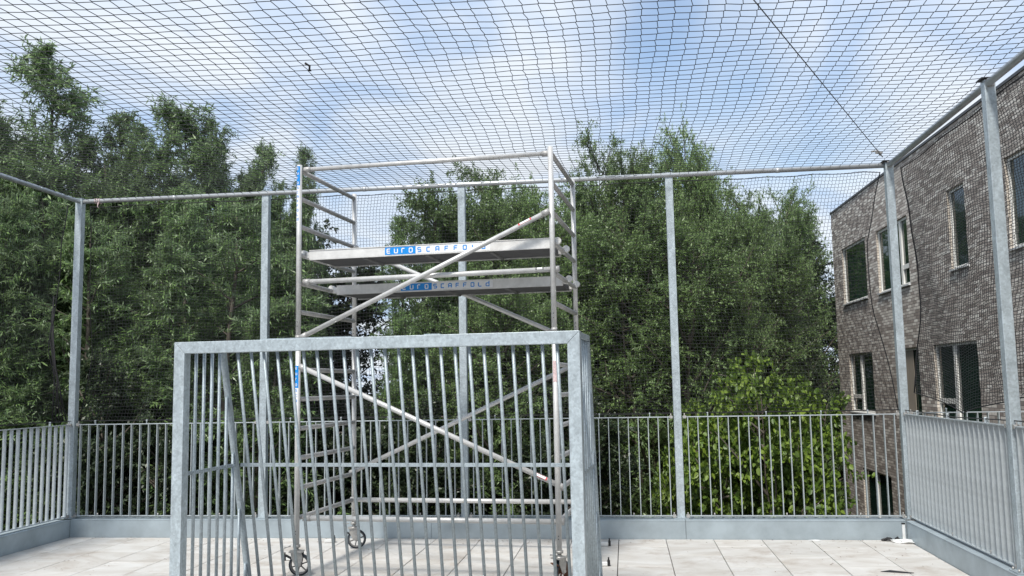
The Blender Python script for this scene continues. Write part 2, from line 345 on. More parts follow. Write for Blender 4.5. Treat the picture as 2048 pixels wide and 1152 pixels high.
# ------------------------------------------------------------ posts
def post(x, y, label, cap='flat'):
    r = empty('net_post', (x, y, ZP), label, 'post', group='galvanised posts carrying the net')
    mb = MB().box((0, 0, (ZT+.03-ZP)/2), (.08, .08, ZT+.03-ZP)); mb.build('shaft', GALVP, r, bevel=.004)
    if cap == 'plate':
        MB().box((-.005, -.005, ZT+.037-ZP), (.125, .11, .008)).build('cap_plate', BLACKP, r)
        b = MB().box((0, -.05, ZT-ZP), (.05, .02, .06)); b.build('rail_bracket', CASTM, r)
    else:
        MB().box((0, 0, ZT+.034-ZP), (.084, .084, .006)).build('cap_plate', GALV, r)
    MB().box((0, 0, .006), (.16, .15, .010)).build('base_plate', GALV, r)
    b = MB()
    for sx in (-.06, .06):
        for sy in (-.052, .052): b.tube([(sx, sy, .012), (sx, sy, .03)], .008, 6)
    b.build('anchor_bolts', CASTM, r)
    return r
PX = [(-4.001, 'galvanised post behind the left end of the ball goal'), (-1.736, 'galvanised post seen through the middle of the scaffold tower'), (.539, 'galvanised post of the far side standing free right of the goal')]
post(XL, D, 'galvanised corner post at the left end of the far railing')
for x, l in PX: post(x, D+.035, l)
post(XR, D, 'galvanised corner post where the far and right railings meet, cable on top', 'plate')
SIDEY = [7.052, 4.46, 1.87, -.72, -3.3]
post(XR+.01, SIDEY[0], 'galvanised post at the right edge in front of the brick facade', 'plate')
for y in SIDEY[1:]:
    tag(post(XR+.01, y, 'galvanised net post nearer the viewer on the right side'), group='galvanised posts nearer the viewer on the right side')
for y in SIDEY:
    tag(post(XL-.01, y, 'galvanised net post nearer the viewer on the left side'), group='galvanised posts nearer the viewer on the left side')

# ------------------------------------------------------------ top tubes
r = empty('top_tube', (XL, D, ZT), 'long round top tube over the far side carrying the net', 'tube')
MB().tube([(.04, 0, 0), (XR-XL-.04, 0, 0)], .0255, 16).build('tube', TUBE, r)
ty = MB().tube([(0, -.0, -.028), (.01, -.0, .028)], .006, 6)
rr = MB(); pts = [(.18+.004*k, .031*math.cos(k), .031*math.sin(k)) for k in np.linspace(0, 18, 60)]; rr.tube(pts, .004, 5)
rr.tube([(.24, -.03, -.02), (.235, -.035, -.07), (.25, -.03, -.09)], .004, 5); rr.build('tape_tie', PINK, r)
for k in range(1, 5):
    mb = MB(); mb.tube([(k*2.26-.02-1.1, 0, 0), (k*2.26+.02-1.1, 0, 0)], .028, 16); mb.build('sleeve', TUBE, r)
for X, l in ((XL, 'round top tube running along the left side above the net'), (XR, 'round top tube climbing to the right in front of the brick building')):
    r = empty('top_tube', (X, Y0, ZT), l, 'tube')
    MB().tube([(0, 0, 0), (0, D-Y0-.04, 0)], .0255 if X < 0 else .03, 16).build('tube', TUBE, r)

# ------------------------------------------------------------ railings
def railing(a, b, label, group, outward, lugs=3):
    a = Vector(a); b = Vector(b); d = b-a; ln = d.length; ang = math.atan2(d.y, d.x)
    r = empty('railing', a, label, 'railing', ang, group)
    MB().box((ln/2, 0, ZR-ZP), (ln, .042, .009)).build('top_rail', RAILM, r, bevel=.001)
    MB().box((ln/2, 0, .028), (ln, .042, .009)).build('bottom_rail', RAILM, r, bevel=.001)
    n = max(2, round(ln/.104)); bm = MB().bb((-.0042, -.019, .0325), (.0042, .019, ZR-ZP-.0045)).mesh('bar', RAILM)
    for i in range(n):
        inst('bar', bm, r, ((i+.5)*ln/n, 0, 0), (0, 0, random.uniform(-.02, .02)))
    lm = MB().box((0, 0, ZR-ZP+.024), (.006, .022, .04)); lm.tube([(0, -.012, ZR-ZP+.04), (0, .012, ZR-ZP+.04)], .008, 8)
    lme = lm.mesh('net_lug', RAILM)
    for i in range(lugs): inst('net_lug', lme, r, ((i+.5)*ln/lugs+random.uniform(-.05, .05), 0, 0))
    cm = MB().box((0, 0, 0), (.03, .05, .03)); cm.tube([(0, 0, .01), (0, 0, .035)], .007, 6); cme = cm.mesh('clamp', CASTM)
    for x_ in (.02, ln-.02):
        for z_ in (.028, ZR-ZP): inst('clamp', cme, r, (x_, 0, z_))
    bo = MB().tube([(0, 0, .03), (0, 0, .06)], .008, 6).mesh('bolt', CASTM)
    for i in range(3): inst('bolt', bo, r, ((i+.4)*ln/3, -.01*outward, 0))
xs = [XL, -4.001, -1.736, .539, XR]
LB = ['far railing panel between the left corner post and the next post', 'far railing panel directly behind the left half of the goal', 'far railing panel behind the right half of the goal and tower', 'far railing panel in front of the bright green bush']
for i in range(4): railing((xs[i]+.05, D, ZP), (xs[i+1]-.05, D, ZP), LB[i], 'railing panels along the far side', 1, 4)
ys = [D]+SIDEY
for i in range(4):
    railing((XR, ys[i]-.05, ZP), (XR, ys[i+1]+.05, ZP), ['right railing panel with closely overlapping bars beside the corner', 'right railing panel cut by the right picture edge', 'right railing panel nearer the viewer', 'right railing panel nearer the viewer'][i], 'railing panels along the right side', 1)
    railing((XL, ys[i+1]+.05, ZP), (XL, ys[i]-.05, ZP), ['left railing panel running to the left corner post', 'left railing panel nearer the viewer', 'left railing panel nearer the viewer', 'left railing panel nearer the viewer'][i], 'railing panels along the left side', 1)
railing((XR+.12, D+.25, ZP), (6.25, D+.25, ZP), 'railing of the walkway leading to the brick building beyond the right corner', 'railing panels of the walkway', 1, 4)
tag(MB().bb((XR+.15, D-2.0, -.2), (6.3, D+.4, ZP)).build('walkway', CONC), kind='structure')

# ------------------------------------------------------------ nets
def net_surface(name, label, f, W, H, cell, r, sub=1, knot=0.0, jit=.003, seed=1, cellv=None):
    """f(s,t)->points ; s,t in metres over W x H"""
    R = np.random.RandomState(seed); nx = int(round(W/cell)); ny = int(round(H/(cellv or cell)))
    ss, tt = np.meshgrid(np.linspace(0, W, nx+1), np.linspace(0, H, ny+1), indexing='ij')
    ss = ss + R.normal(0, jit, ss.shape); tt = tt + R.normal(0, jit, tt.shape)
    k = knot*cell
    A = f(ss-k, tt-k*.9); B = f(ss+k, tt+k*.9)
    A_, B_ = [], []
    if knot: A_.append(A.reshape(-1, 3)); B_.append(B.reshape(-1, 3))
    # strands leave one end of the knot and reach the other end of the next
    def chain(P0, P1):
        if sub == 1: A_.append(P0.reshape(-1, 3)); B_.append(P1.reshape(-1, 3)); return
        mid = (P0+P1)/2 + R.normal(0, cell*.03, P0.shape)
        A_.append(P0.reshape(-1, 3)); B_.append(mid.reshape(-1, 3)); A_.append(mid.reshape(-1, 3)); B_.append(P1.reshape(-1, 3))
    chain(B[:-1, :], A[1:, :]); chain(B[:, :-1], A[:, 1:])
    me = segs_mesh(name, np.concatenate(A_), np.concatenate(B_), r, NETM)
    return tag(inst(name, me), label, 'net')
def roof_f(s, t):
    x = XL+s; y = D-t
    u = s/(XR-XL); v = t/(D-Y0)
    x = x + .016*np.sin(t*1.3+s*.5)+.012*np.sin(t*3.1+1); y = y + .022*np.sin(s*.9)+.012*np.sin(s*2.7+t)
    z = ZT+.02 - .06*(np.clip(4*u*(1-u), 0, 1)**.6)*np.clip(t/1.5, 0, 1)*.8 + .008*np.sin(s*1.7+t*.8)+.006*np.sin(s*4.1)*np.sin(t*3.3)
    edge = np.clip(t/.6, 0, 1)
    z = z*edge + (ZT+.01)*(1-edge)
    return np.stack([x, y, z], -1)
net_surface('roof_net', 'black knotted net stretched like a roof over the whole terrace', roof_f, XR-XL, D-Y0, .099, .0027, 1, .036, .0035, 2)
def lerp_prof(z, prof):
    zs = [a for a, b in prof]; vs = [b for a, b in prof]; return np.interp(z, zs, vs)
def back_f(s, t):
    W = XR-XL; z = 1.275 + t*(ZT-.035-1.275)/2.52
    r_off = lerp_prof(z, [(1.27, .02), (1.7, .10), (2.3, .22), (3.0, .26), (3.5, .15), (3.8, .05)])
    l_off = lerp_prof(z, [(1.27, .02), (2, .12), (3, .10), (3.8, .04)])
    x = XL + l_off + s/W*(W-r_off-l_off) + .015*np.sin(z*4+s*.8)
    z = z + .03*np.sin(s*2.1)*(t/2.5)*(1-t/2.5)*4 - .012*np.abs(np.sin(s*6))*(t/2.5)**6
    y = D + .095 + .05*np.sin(s*.9+z)*(t/2.5)*(1-t/2.5)*4 + .02*np.sin(s*3.3+z*2)
    return np.stack([x, y, z], -1)
net_surface('wall_net', 'fine black net hanging along the far side in front of the trees', back_f, XR-XL, 2.52, .0375, .0022, 1, .06, .0022, 3)
def side_f(X, sgn):
    def f(s, t):
        W = D-Y0; tt = t/2.52
        zb = 1.28 + (.17*(1-np.abs(((s-1.3) % 2.59)/1.295-1))**.7 if sgn > 0 else 0) + (.0 if sgn > 0 else 0)
        z = zb + tt*(ZT-.06-zb)
        off = lerp_prof(z, [(1.27, .10), (1.8, .22), (2.3, .35), (2.9, .40), (3.4, .30), (3.8, .14)]) if sgn > 0 else lerp_prof(z, [(1.27, .05), (2, .3), (3, .25), (3.8, .08)])
        y = D - off - s/W*(W-off) + .02*np.sin(z*5+s*2) + .012*np.sin(z*11+s*7)
        x = X + sgn*(.085 + .045*np.sin(s*1.4+z*1.1)*np.sin(tt*math.pi)) + .012*np.sin(s*5+z*3)
        z = z + .022*np.sin(s*3.2+z)*np.sin(tt*math.pi) + .012*np.sin(s*9+z*4)*np.sin(tt*math.pi)
        return np.stack([x, y, z], -1)
    return f
net_surface('wall_net', 'fine black net hanging along the right side before the brick building', side_f(XR, 1), D-Y0, 2.52, .048, .0024, 1, .04, .0032, 4, cellv=.0245)
net_surface('wall_net', 'fine black net hanging along the left side before the willows', side_f(XL, -1), D-Y0, 2.52, .0375, .0016, 1, .06, .003, 5)
# edge ropes
rp = empty('edge_rope', (0, 0, 0), 'black edge rope hanging in curves round the borders of the wall nets', 'rope')
def ropecurve(f, pts, r, name='rope'):
    P = np.array([f(np.array(s), np.array(t)) for s, t in pts]); MB().tube([tuple(p) for p in P], r, 6).build(name, ROPE, rp)
W_ = XR-XL
ropecurve(back_f, [(W_, t) for t in np.linspace(0, 2.52, 24)], .0055)
ropecurve(back_f, [(0, t) for t in np.linspace(0, 2.52, 24)], .005)
ropecurve(back_f, [(s, 2.515) for s in np.linspace(0, W_, 160)], .004)
ropecurve(back_f, [(s, 0) for s in np.linspace(0, W_, 60)], .004)
fr = side_f(XR, 1); fl = side_f(XL, -1)
ropecurve(fr, [(0, t) for t in np.linspace(0, 2.52, 24)], .007)
ropecurve(fr, [(s, 0) for s in np.linspace(0, D-Y0, 90)], .005)
ropecurve(fr, [(s, 2.5) for s in np.linspace(0, D-Y0, 160)], .005)
ropecurve(fl, [(0, t) for t in np.linspace(0, 2.52, 24)], .006)
ropecurve(fl, [(s, 0) for s in np.linspace(0, D-Y0, 60)], .004)
# bunched net at the left corner
b = MB()
for k in range(5):
    b.tube([(XL-.05-.03*k, D-.05-.02*k, 1.28), (XL-.10-.02*k+.01*(k % 2), D-.1, 1.6+.05*k), (XL-.16-.02*k, D-.12, 1.9+.08*k), (XL-.19, D-.15, 2.3+.1*k)], .007, 5)
tag(b.build('bunched_net', ROPE), 'dark bundle of gathered net beside the left corner post', 'net bundle')
# wire rope tensioned across the roof
c = empty('tension_cable', (2.708, 9.513, 3.90), 'steel cable running across the roof net to the right corner post', 'cable')
dr = Vector((.857-2.708, 5.386-9.513, 0)).normalized()
MB().tube([tuple(dr*.2), tuple(dr*4.5+Vector((0, 0, -.01))), tuple(dr*14)], .0042, 6).build('wire', CABLE, c)
h = MB().tube([tuple(dr*(-.09)), tuple(dr*.04)], .006, 8); h.tube([tuple(dr*.04), tuple(dr*.17)], .014, 8); h.tube([tuple(dr*.17), tuple(dr*.24)], .007, 8)
h.box(dr*.12+Vector((0, 0, .0)), (.07, .012, .02)); h.box(dr*.12+Vector((-.05, .0, .015)), (.05, .03, .012)); h.build('turnbuckle', CASTM, c)
# cable along the railing tops
c2 = empty('railing_cable', (XL, D, 1.275), 'thin dark wire stretched above the far and side railings', 'cable')
MB().tube([(0, 0, 0), (4.5, 0, -.012), (XR-XL, 0, 0)], .004, 6).build('wire', CABLE, c2)
MB().tube([(0, 0, 0), (0, -13, 0)], .004, 6).build('wire', CABLE, c2)
MB().tube([(XR-XL, 0, 0), (XR-XL, -1.4, -.02), (XR-XL, -2.59, 0), (XR-XL, -13, 0)], .005, 6).build('wire', CABLE, c2)
# knotted bit of twig caught in the roof net
p0 = Vector((-2.062, 5.610, 3.77))
k = MB().tube([p0, p0+Vector((.03, .01, -.02)), p0+Vector((.02, .03, -.045)), p0+Vector((.03, .035, -.04))], .008, 5)
tag(k.build('net_tangle', ROPE), 'small dark tangle caught in the roof net above the tower', 'tangle')

# ------------------------------------------------------------ stroke lettering
GL = {'E': ([[(.7,1),(.1,1),(0,.9),(0,.1),(.1,0),(.7,0)]], [(.1,.5,.62,.5)]), 'u': ([[(0,1),(0,.12),(.12,0),(.58,0),(.7,.12),(.7,1)]], []),
 'r': ([[(0,0),(0,.88),(.12,1),(.6,1)]], []), 'O': ([[(.12,0),(0,.12),(0,.88),(.12,1),(.58,1),(.7,.88),(.7,.12),(.58,0),(.12,0)]], []),
 'S': ([[(.7,1),(.1,1),(0,.9),(0,.6),(.1,.5),(.6,.5),(.7,.4),(.7,.1),(.6,0),(0,0)]], []), 'C': ([[(.7,1),(.12,1),(0,.88),(0,.12),(.12,0),(.7,0)]], []),
 'A': ([[(0,0),(0,.88),(.12,1),(.58,1),(.7,.88),(.7,0)]], [(.1,.42,.6,.42)]), 'F': ([[(0,0),(0,.88),(.12,1),(.7,1)]], [(.1,.5,.6,.5)]),
 'L': ([[(0,1),(0,.12),(.12,0),(.7,0)]], []), 'd': ([[(.7,1.25),(.7,0),(.12,0),(0,.12),(0,.63),(.12,.75),(.6,.75)]], [])}
def letters(txt, h, pitch, sw=.2, italic=0.0, wd=1.0):
    V, F = [], []
    for i, ch in enumerate(txt):
        polys, bars = GL[ch]
        for P in polys:
            P = [Vector((a*wd*h*1.05, b*h, 0)) for a, b in P]; closed = (P[0]-P[-1]).length < 1e-6; n = len(P); hw = sw*h/2; base = len(V)
            for j in range(n):
                if closed: d1 = (P[j]-P[j-1 if j else n-2]).normalized(); d2 = (P[(j+1) if j < n-1 else 1]-P[j]).normalized()
                else:
                    d2 = (P[min(j+1, n-1)]-P[j]); d1 = (P[j]-P[max(j-1, 0)]); d1 = d2.normalized() if d1.length < 1e-9 else d1.normalized(); d2 = d1 if d2.length < 1e-9 else d2.normalized()
                nr = Vector((-(d1+d2).y, (d1+d2).x, 0)).normalized(); kk = hw/max(.5, nr.dot(Vector((-d1.y, d1.x, 0))))
                V += [tuple(P[j]+nr*kk+Vector((i*pitch, 0, 0))), tuple(P[j]-nr*kk+Vector((i*pitch, 0, 0)))]
            F += [[base+2*j+1, base+2*j+3, base+2*j+2, base+2*j] for j in range(n-1)]
        for (a, b_, c_, d_) in bars:
            base = len(V); hw = sw*h/2; a *= h*1.05*wd; c_ *= h*1.05*wd
            V += [(a+i*pitch, b_*h-hw, .00), (c_+i*pitch, b_*h-hw, 0), (c_+i*pitch, b_*h+hw, 0), (a+i*pitch, b_*h+hw, 0)]
            F += [[base, base+1, base+2, base+3]]
    mb = MB(); mb.v = V; mb.f = F; mb.sm = [False]*len(F); return mb

# ------------------------------------------------------------ scaffold tower
SX, SY, SA, SL, SW_ = -3.1177, 8.3544, -.0895, 2.5074, 1.4108
R0 = 3.7385; rz = [R0-.28*i for i in range(13)]
SK = .915
T = empty('scaffold_tower', (SX*SK, SY*SK, 1.6023*(1-SK)), 'mobile aluminium scaffold tower on castors with two work platforms behind the goal', 'scaffold', SA); T.scale = (SK, SK, SK)
JT = rz[6]+.05
ZB = .13
for (lx, ly) in ((0, 0), (SL, 0), (0, SW_), (SL, SW_)):
    o = MB().tube([(lx, ly, JT), (lx, ly, 3.79)], .0254, 16).build('upper_leg', ALU, T)
    MB().tube([(lx, ly, ZB), (lx, ly, JT-.004)], .0254, 16).build('lower_leg', ALU, T)
    mb = MB().tube([(lx, ly, JT-.03), (lx, ly, JT+.0)], .028, 16); mb.build('joint_collar', ALUD, T)
    mb = MB()
    for z_ in (JT+.09, JT+.13, JT-.06, .235, .262):
        for dy_ in (-1,): mb.tube([(lx, ly+dy_*.0245, z_), (lx, ly+dy_*.0262, z_)], .0045, 8)
    mb.build('pin_holes', BLACKP, T)
rm = MB().tube([(0, .02, 0), (0, SW_-.02, 0)], .0225, 14).mesh('rung', ALUD)
for i in range(13):
    for lx in (0, SL): inst('rung', rm, T, (lx, 0, rz[i]))
def hook_tube(name, a, b, r=.0235, m=ALU):
    a = Vector(a); b = Vector(b); d = (b-a).normalized()
    o = MB().tube([a, b], r, 16).build(name, m, T)
    for p, s in ((a, 1), (b, -1)):
        hk = MB(); q = p + d*s*.03; hk.tube([q-d*.035, q+d*.035], r*1.25, 12); hk.build('hook', ALUD, o)
    return o
f_, bk = -.035, SW_+.035
hook_tube('diagonal_brace', (.05, f_, rz[6]+.03), (SL-.02, f_, rz[2]))
hook_tube('diagonal_brace', (0, SW_-.05, rz[2]), (SL, SW_-.05, rz[6]-.02))
hook_tube('diagonal_brace', (.04, f_, rz[7]+.03), (SL+.05, f_+.06, rz[11]+.02))
hook_tube('diagonal_brace', (-.02, SW_-.05, rz[11]+.01), (SL, SW_-.05, rz[7]+.03))
hook_tube('guard_rail', (.04, .035, rz[0]+.01), (SL-.02, .035, rz[0]+.0), .0225)
gr = hook_tube('guard_rail', (.04, .035, rz[4]+.012), (SL+.05, .035, rz[4]+.03), .0245)
hook_tube('base_rail', (.06, .03, rz[12]), (SL+.04, .03, rz[12]), .0245)
hook_tube('base_rail', (-.02, SW_-.03, rz[12]), (SL+.03, SW_-.03, rz[12]), .0245)
# small stickers on tubes
def tube_patch(pa, pb, rad, t0, t1, a0, a1, m, name, par):
    """a curved patch lying on a tube, angle measured from -Y (front) upwards"""
    pa = Vector(pa); pb = Vector(pb); d = (pb-pa).normalized(); fx = Vector((0, -1, 0)); fx = (fx-d*fx.dot(d)).normalized(); up = d.cross(fx)
    if up.z < 0: up = -up
    mb = MB(); n = 8
    for i in range(n+1):
        a = math.radians(a0+(a1-a0)*i/n)
        for tt in (t0, t1): mb.v.append(tuple(pa+(pb-pa)*tt+(fx*math.cos(a)+up*math.sin(a))*(rad+.0008)))
    mb.f = [[2*i, 2*i+1, 2*i+3, 2*i+2] for i in range(n)]; mb.sm = [True]*n
    return mb.build(name, m, par)
pa, pb = (.05, f_, rz[6]+.03), (SL-.02, f_, rz[2])
tube_patch(pa, pb, .0235, .885, .935, 0, 70, RED, 'sticker', T); tube_patch(pa, pb, .0245, .891, .929, 8, 60, WHITE, 'sticker', T)
pa, pb = (.04, f_, rz[7]+.03), (SL+.05, f_+.06, rz[11]+.02)
tube_patch(pa, pb, .0235, .895, .94, -10, 60, RED, 'sticker', T); tube_patch(pa, pb, .0245, .90, .935, 0, 50, WHITE, 'sticker', T)
pa, pb = (.04, .035, rz[4]+.012), (SL+.05, .035, rz[4]+.03)
tube_patch(pa, pb, .0245, .915, .945, 0, 60, CABLE, 'sticker', T); tube_patch(pa, pb, .0255, .92, .94, 8, 52, WHITE, 'sticker', T)
# vertical stickers on the front left leg, lettering reads down the tube
def leg_sticker(ztop, ln, ph):
    lb = ln*.345
    o = None
    A = Vector((0, 0, ztop)); 
    # angle ranges measured about the leg, centred towards the camera-left
    def patch(z0, z1, m, rad, nm, w=50):
        mb = MB(); n = 8
        for i in range(n+1):
            a = math.radians(ph-w+2*w*i/n)
            for zz in (z0, z1): mb.v.append((math.sin(a)*rad, -math.cos(a)*rad, zz))
        mb.f = [[2*i, 2*i+2, 2*i+3, 2*i+1] for i in range(n)][:]; mb.sm = [True]*n
        mb.f = [q[::-1] for q in mb.f]
        return mb.build(nm, m, T)
    patch(ztop, ztop-lb, BLUE, .0262, 'sticker'); patch(ztop-lb, ztop-ln, WHITE, .0262, 'sticker')
    a = math.radians(ph)
    nrm = Vector((math.sin(a), -math.cos(a), 0)); tx = Vector((math.cos(a), math.sin(a), 0))
    hgt = .021
    for txt, z0, m in (('EurO', ztop-.015, WHITE), ('SCAFFOLd', ztop-lb-.012, BLUE)):
        pitch = (lb if txt == 'EurO' else (ln-lb))/len(txt)*.98
        for i, ch in enumerate(txt):
            lt = letters(ch, hgt, 0, .22)
            vs = []
            for (x, y, z) in lt.v:
                # upright letters stacked down the leg, wrapped round it
                an = a + (x-hgt*.37)/.0262
                vs.append((math.sin(an)*.0270, -math.cos(an)*.0270, z0-hgt-i*pitch+y))
            lt.v = vs; lt.build('lettering', m, T)
leg_sticker(3.775, .56, -14); leg_sticker(rz[7]+.04, .62, -14)
tube_patch((SL, 0, rz[7]+.03), (SL, 0, rz[7]-.16), .0254, 0, 1, -75, 40, PINK, 'sticker', T)
# platforms
def platform(v0, zc, s0, txtu, name='work_platform'):
    """deck tray with lipped side beams; zc = height of the beam centre"""
    o = MB().bb((.09, v0+.024, zc-.040), (SL-.05, v0+.576, zc+.034)).build(name, PLY, T)
    for y_, sg in ((v0, -1), (v0+.6, 1)):
        mb = MB().bb((.07, y_-.004, zc-.045), (SL-.03, y_+.004, zc+.040))
        mb.bb((.07, y_-.004+(-.006 if sg < 0 else 0), zc+.0405), (SL-.03, y_+.004+(.006 if sg > 0 else 0), zc+.047))
        mb.bb((.07, min(y_+sg*.004, y_-sg*.022), zc-.050), (SL-.03, max(y_+sg*.004, y_-sg*.022), zc-.0455))
        mb.build('side_beam', ALUP, o)
    ct = MB().tube([(0, v0+.03, zc-.042), (0, v0+.57, zc-.042)], .02, 10).mesh('cross_tube', PLYE)
    for k in range(3): inst('cross_tube', ct, o, (.62+(SL-1.24)*k/2, 0, 0))
    for xx, sg in ((.05, 1), (SL-.02, -1)):
        for yy in (v0+.04, v0+.56):
            hk = MB().box((xx+.01*sg, yy, zc+.0), (.09, .05, .06))
            hk.tube([(xx-sg*.05, yy-.025, zc+.02), (xx-sg*.05, yy+.025, zc+.02)], .034, 12)
            hk.build('hook', ALUP, o)
    # lettering on the front beam
    u0, ub, u1 = txtu; h = .078
    q = MB(); q.bb((u0, v0-.0052, zc-.038), (ub, v0-.0045, zc+.034)); q.build('sticker', BLUE, o)
    q = MB(); q.bb((ub+.001, v0-.0052, zc-.038), (u1, v0-.0045, zc+.034)); q.build('sticker', WHITE, o)
    hh = .040
    for txt, a, b_, m in (('EurO', u0, ub, WHITE), ('SCAFFOLd', ub, u1, BLUE)):
        pitch = (b_-a)/(len(txt)+.15)
        lt = letters(txt, hh, pitch, .24, wd=1.05)
        lt.v = [(a+.022+x, v0-.0062, zc-.022+y) for x, y, z in lt.v]; lt.build('lettering', m, o)
    return o
platform(.09, rz[3]+.005, 0, (.855, 1.165, 1.90))
platform(.76, rz[4]+.005, 0, (.78, 1.115, 1.76))
# castors
def castor(lx, ly, ang, rust=False):
    c = empty('castor', (lx, ly, -.1495), None, None, ang); c.parent = T
    MB().tube([(0, 0, .262), (0, 0, .20)], .019, 12).build('jack_stem', CASTM, c)
    mb = MB().tube([(0, 0, .285), (0, 0, .262)], .036, 14); mb.tube([(-.055, 0, .272), (-.11, -.012, .262)], .005, 6); mb.tube([(-.10, -.035, .262), (-.115, .02, .262)], .006, 6); mb.build('jack_nut', CASTM, c)
    mb = MB().tube([(0, 0, .235), (0, 0, .215)], .045, 16); mb.box((.0, 0, .224), (.13, .10, .012)); mb.build('swivel_plate', CASTM, c)
    mb = MB()
    for sy in (-.031, .031):
        n = len(mb.v)
        pr = [(-.05, .222), (.05, .222), (.062, .17), (.045, .095), (.02, .08), (-.01, .10), (-.045, .17)]
        for yy in (sy-.003, sy+.003): mb.v += [(px, yy, pz) for px, pz in pr]
        K = len(pr); mb.f += [[n+i for i in range(K)][::-1], [n+K+i for i in range(K)]]; mb.sm += [False]*2
        for i in range(K): mb.f.append([n+i, n+(i+1) % K, n+K+(i+1) % K, n+K+i]); mb.sm.append(False)
    mb.tube([(.03, -.042, .102), (.03, .042, .102)], .012, 10)
    mb.build('fork', CASTM, c)
    # wheel centre offset by the trail
    wh = MB(); R_ = .102; prof = [(R_-.016, -.022), (R_-.004, -.02), (R_, -.010), (R_, .010), (R_-.004, .02), (R_-.016, .022)]
    n = 32
    def lathe(mb, prof, n):
        b0 = len(mb.v)
        for i in range(n):
            a = 2*math.pi*i/n
            for rr_, yy in prof: mb.v.append((.03+rr_*math.cos(a), yy, .102+rr_*math.sin(a)))
        K = len(prof)
        for i in range(n):
            for j in range(K-1):
                mb.f.append([b0+i*K+j, b0+((i+1) % n)*K+j, b0+((i+1) % n)*K+j+1, b0+i*K+j+1]); mb.sm.append(True)
    lathe(wh, prof+[prof[0]], n); w_ = wh.build('tyre', RUBBER, c)
    rim = MB(); lathe(rim, [(R_-.0165, -.018), (R_-.0165, .018), (R_-.026, .018), (R_-.026, -.018), (R_-.0165, -.018)], n)
    rim.tube([(.03, -.02, .102), (.03, .02, .102)], .022, 14)
    for k in range(6):
        a = k*math.pi/3+.3; rim.beam((.03+.02*math.cos(a), 0, .102+.02*math.sin(a)), (.03+.078*math.cos(a), 0, .102+.078*math.sin(a)), .012, .008, (0, 1, 0))
    rim.build('rim', RUST if rust else RIM, c)
    br = MB(); br.box((-.075, 0, .175), (.07, .05, .01), Matrix.Rotation(.5, 3, 'Y')); br.box((.055, 0, .20), (.02, .05, .03)); br.build('brake_pedal', RUST if rust else BLACKP, c)
castor(0, 0, .25); castor(0, SW_, .35); castor(SL, 0, 1.15, True); castor(SL, SW_, 2.2)

# ------------------------------------------------------------ goal
GX, GY, GA, GW, GH = -3.1981, 6.0951, -.08, 2.924, 1.9456
G = empty('ball_goal', (GX, GY, 0), 'galvanised steel barred ball goal standing open towards the viewer', 'goal', GA)
ps = .082
def profile_bar(poly, name):
    mb = MB(); K = len(poly); mb.v = [(x, y, z) for y in (0, ps) for x, z in poly]
    mb.f = [list(range(K)), list(range(K, 2*K))[::-1]]+[[i, K+i, K+(i+1) % K, (i+1) % K] for i in range(K)]; mb.sm = [False]*len(mb.f)
    return mb.build(name, GALVP, G, bevel=.0025)
profile_bar([(0, .004), (ps, .004), (ps, GH-ps-.001), (0, GH-.001)], 'goal_post')
profile_bar([(GW-ps, .004), (GW, .004), (GW, GH-.001), (GW-ps, GH-ps-.001)], 'goal_post')
profile_bar([(.001, GH), (ps+.001, GH-ps), (GW-ps-.001, GH-ps), (GW-.001, GH)], 'crossbar')
mb = MB().bb((.66, .012, GH+.0005), (1.34, .07, GH+.008)); mb.bb((1.86, .02, GH+.0005), (1.97, .07, GH+.008)); mb.build('top_plate', GALV, G)
dt, dm, zm, db = .645, .882, 1.0035, 1.15
q = .04
def dep(z): return dt+(dm-dt)*(GH-q-z)/(GH-zm)
ZTB = GH-q/2-.002
for sx_, x_ in ((1, q/2+.01), (-1, GW-q/2-.01)):
    MB().bb((x_-q/2, ps+.001, ZTB-q/2), (x_+q/2, dt, ZTB+q/2)).build('side_top_rail', GALV, G, bevel=.002)
    MB().bb((x_-q/2, ps+.001, .005), (x_+q/2, dep(0), .045)).build('side_base_rail', GALV, G, bevel=.002)
    MB().beam((x_, dep(.05)-q/2, .05), (x_, dt-q/2, GH-q-.003), q, q, (0, 1, 0)).build('back_post', GALV, G, bevel=.002)
    MB().bb((x_-.008, ps+.001, zm-.013), (x_+.008, dm-.012, zm+.013)).build('side_mid_rail', GALV, G, bevel=.001)
    n = 9; sp = .112
    for k in range(n):
        y_ = ps+.05+sp*k
        if y_ > dep(0)-.06: break
        ztop = GH-q-.004 if y_ < dt-.05 else GH-q-(y_-(dt-.045))/(dm-dt)*(GH-zm)
        MB().tube([(x_+.021*sx_*0, y_, .045), (x_, y_, ztop)], .0125, 10).build('side_bar', GALV, G)
MB().bb((.03+q, dt-q, ZTB-q/2), (GW-.03-q, dt+.02, ZTB+q/2)).build('back_top_rail', GALV, G, bevel=.002)
MB().bb((.03+q, dep(0)-q, .005), (GW-.03-q, dep(0), .045)).build('back_base_rail', GALV, G, bevel=.002)
MB().bb((.03+q, dm-.032, zm-.014), (GW-.03-q, dm-.020, zm+.014)).build('back_mid_rail', GALV, G, bevel=.001)
x0_, x1_ = .03, GW-.03
nb = 25
bmesh_ = MB().tube([(0, dep(.045)-.045, .045), (0, dt+.012, GH-q-.012)], .0125, 10).mesh('back_bar', GALV)
for k in range(nb):
    inst('back_bar', bmesh_, G, (x0_+(x1_-x0_)*(k+1)/(nb+1)+random.uniform(-.002, .002), 0, 0))

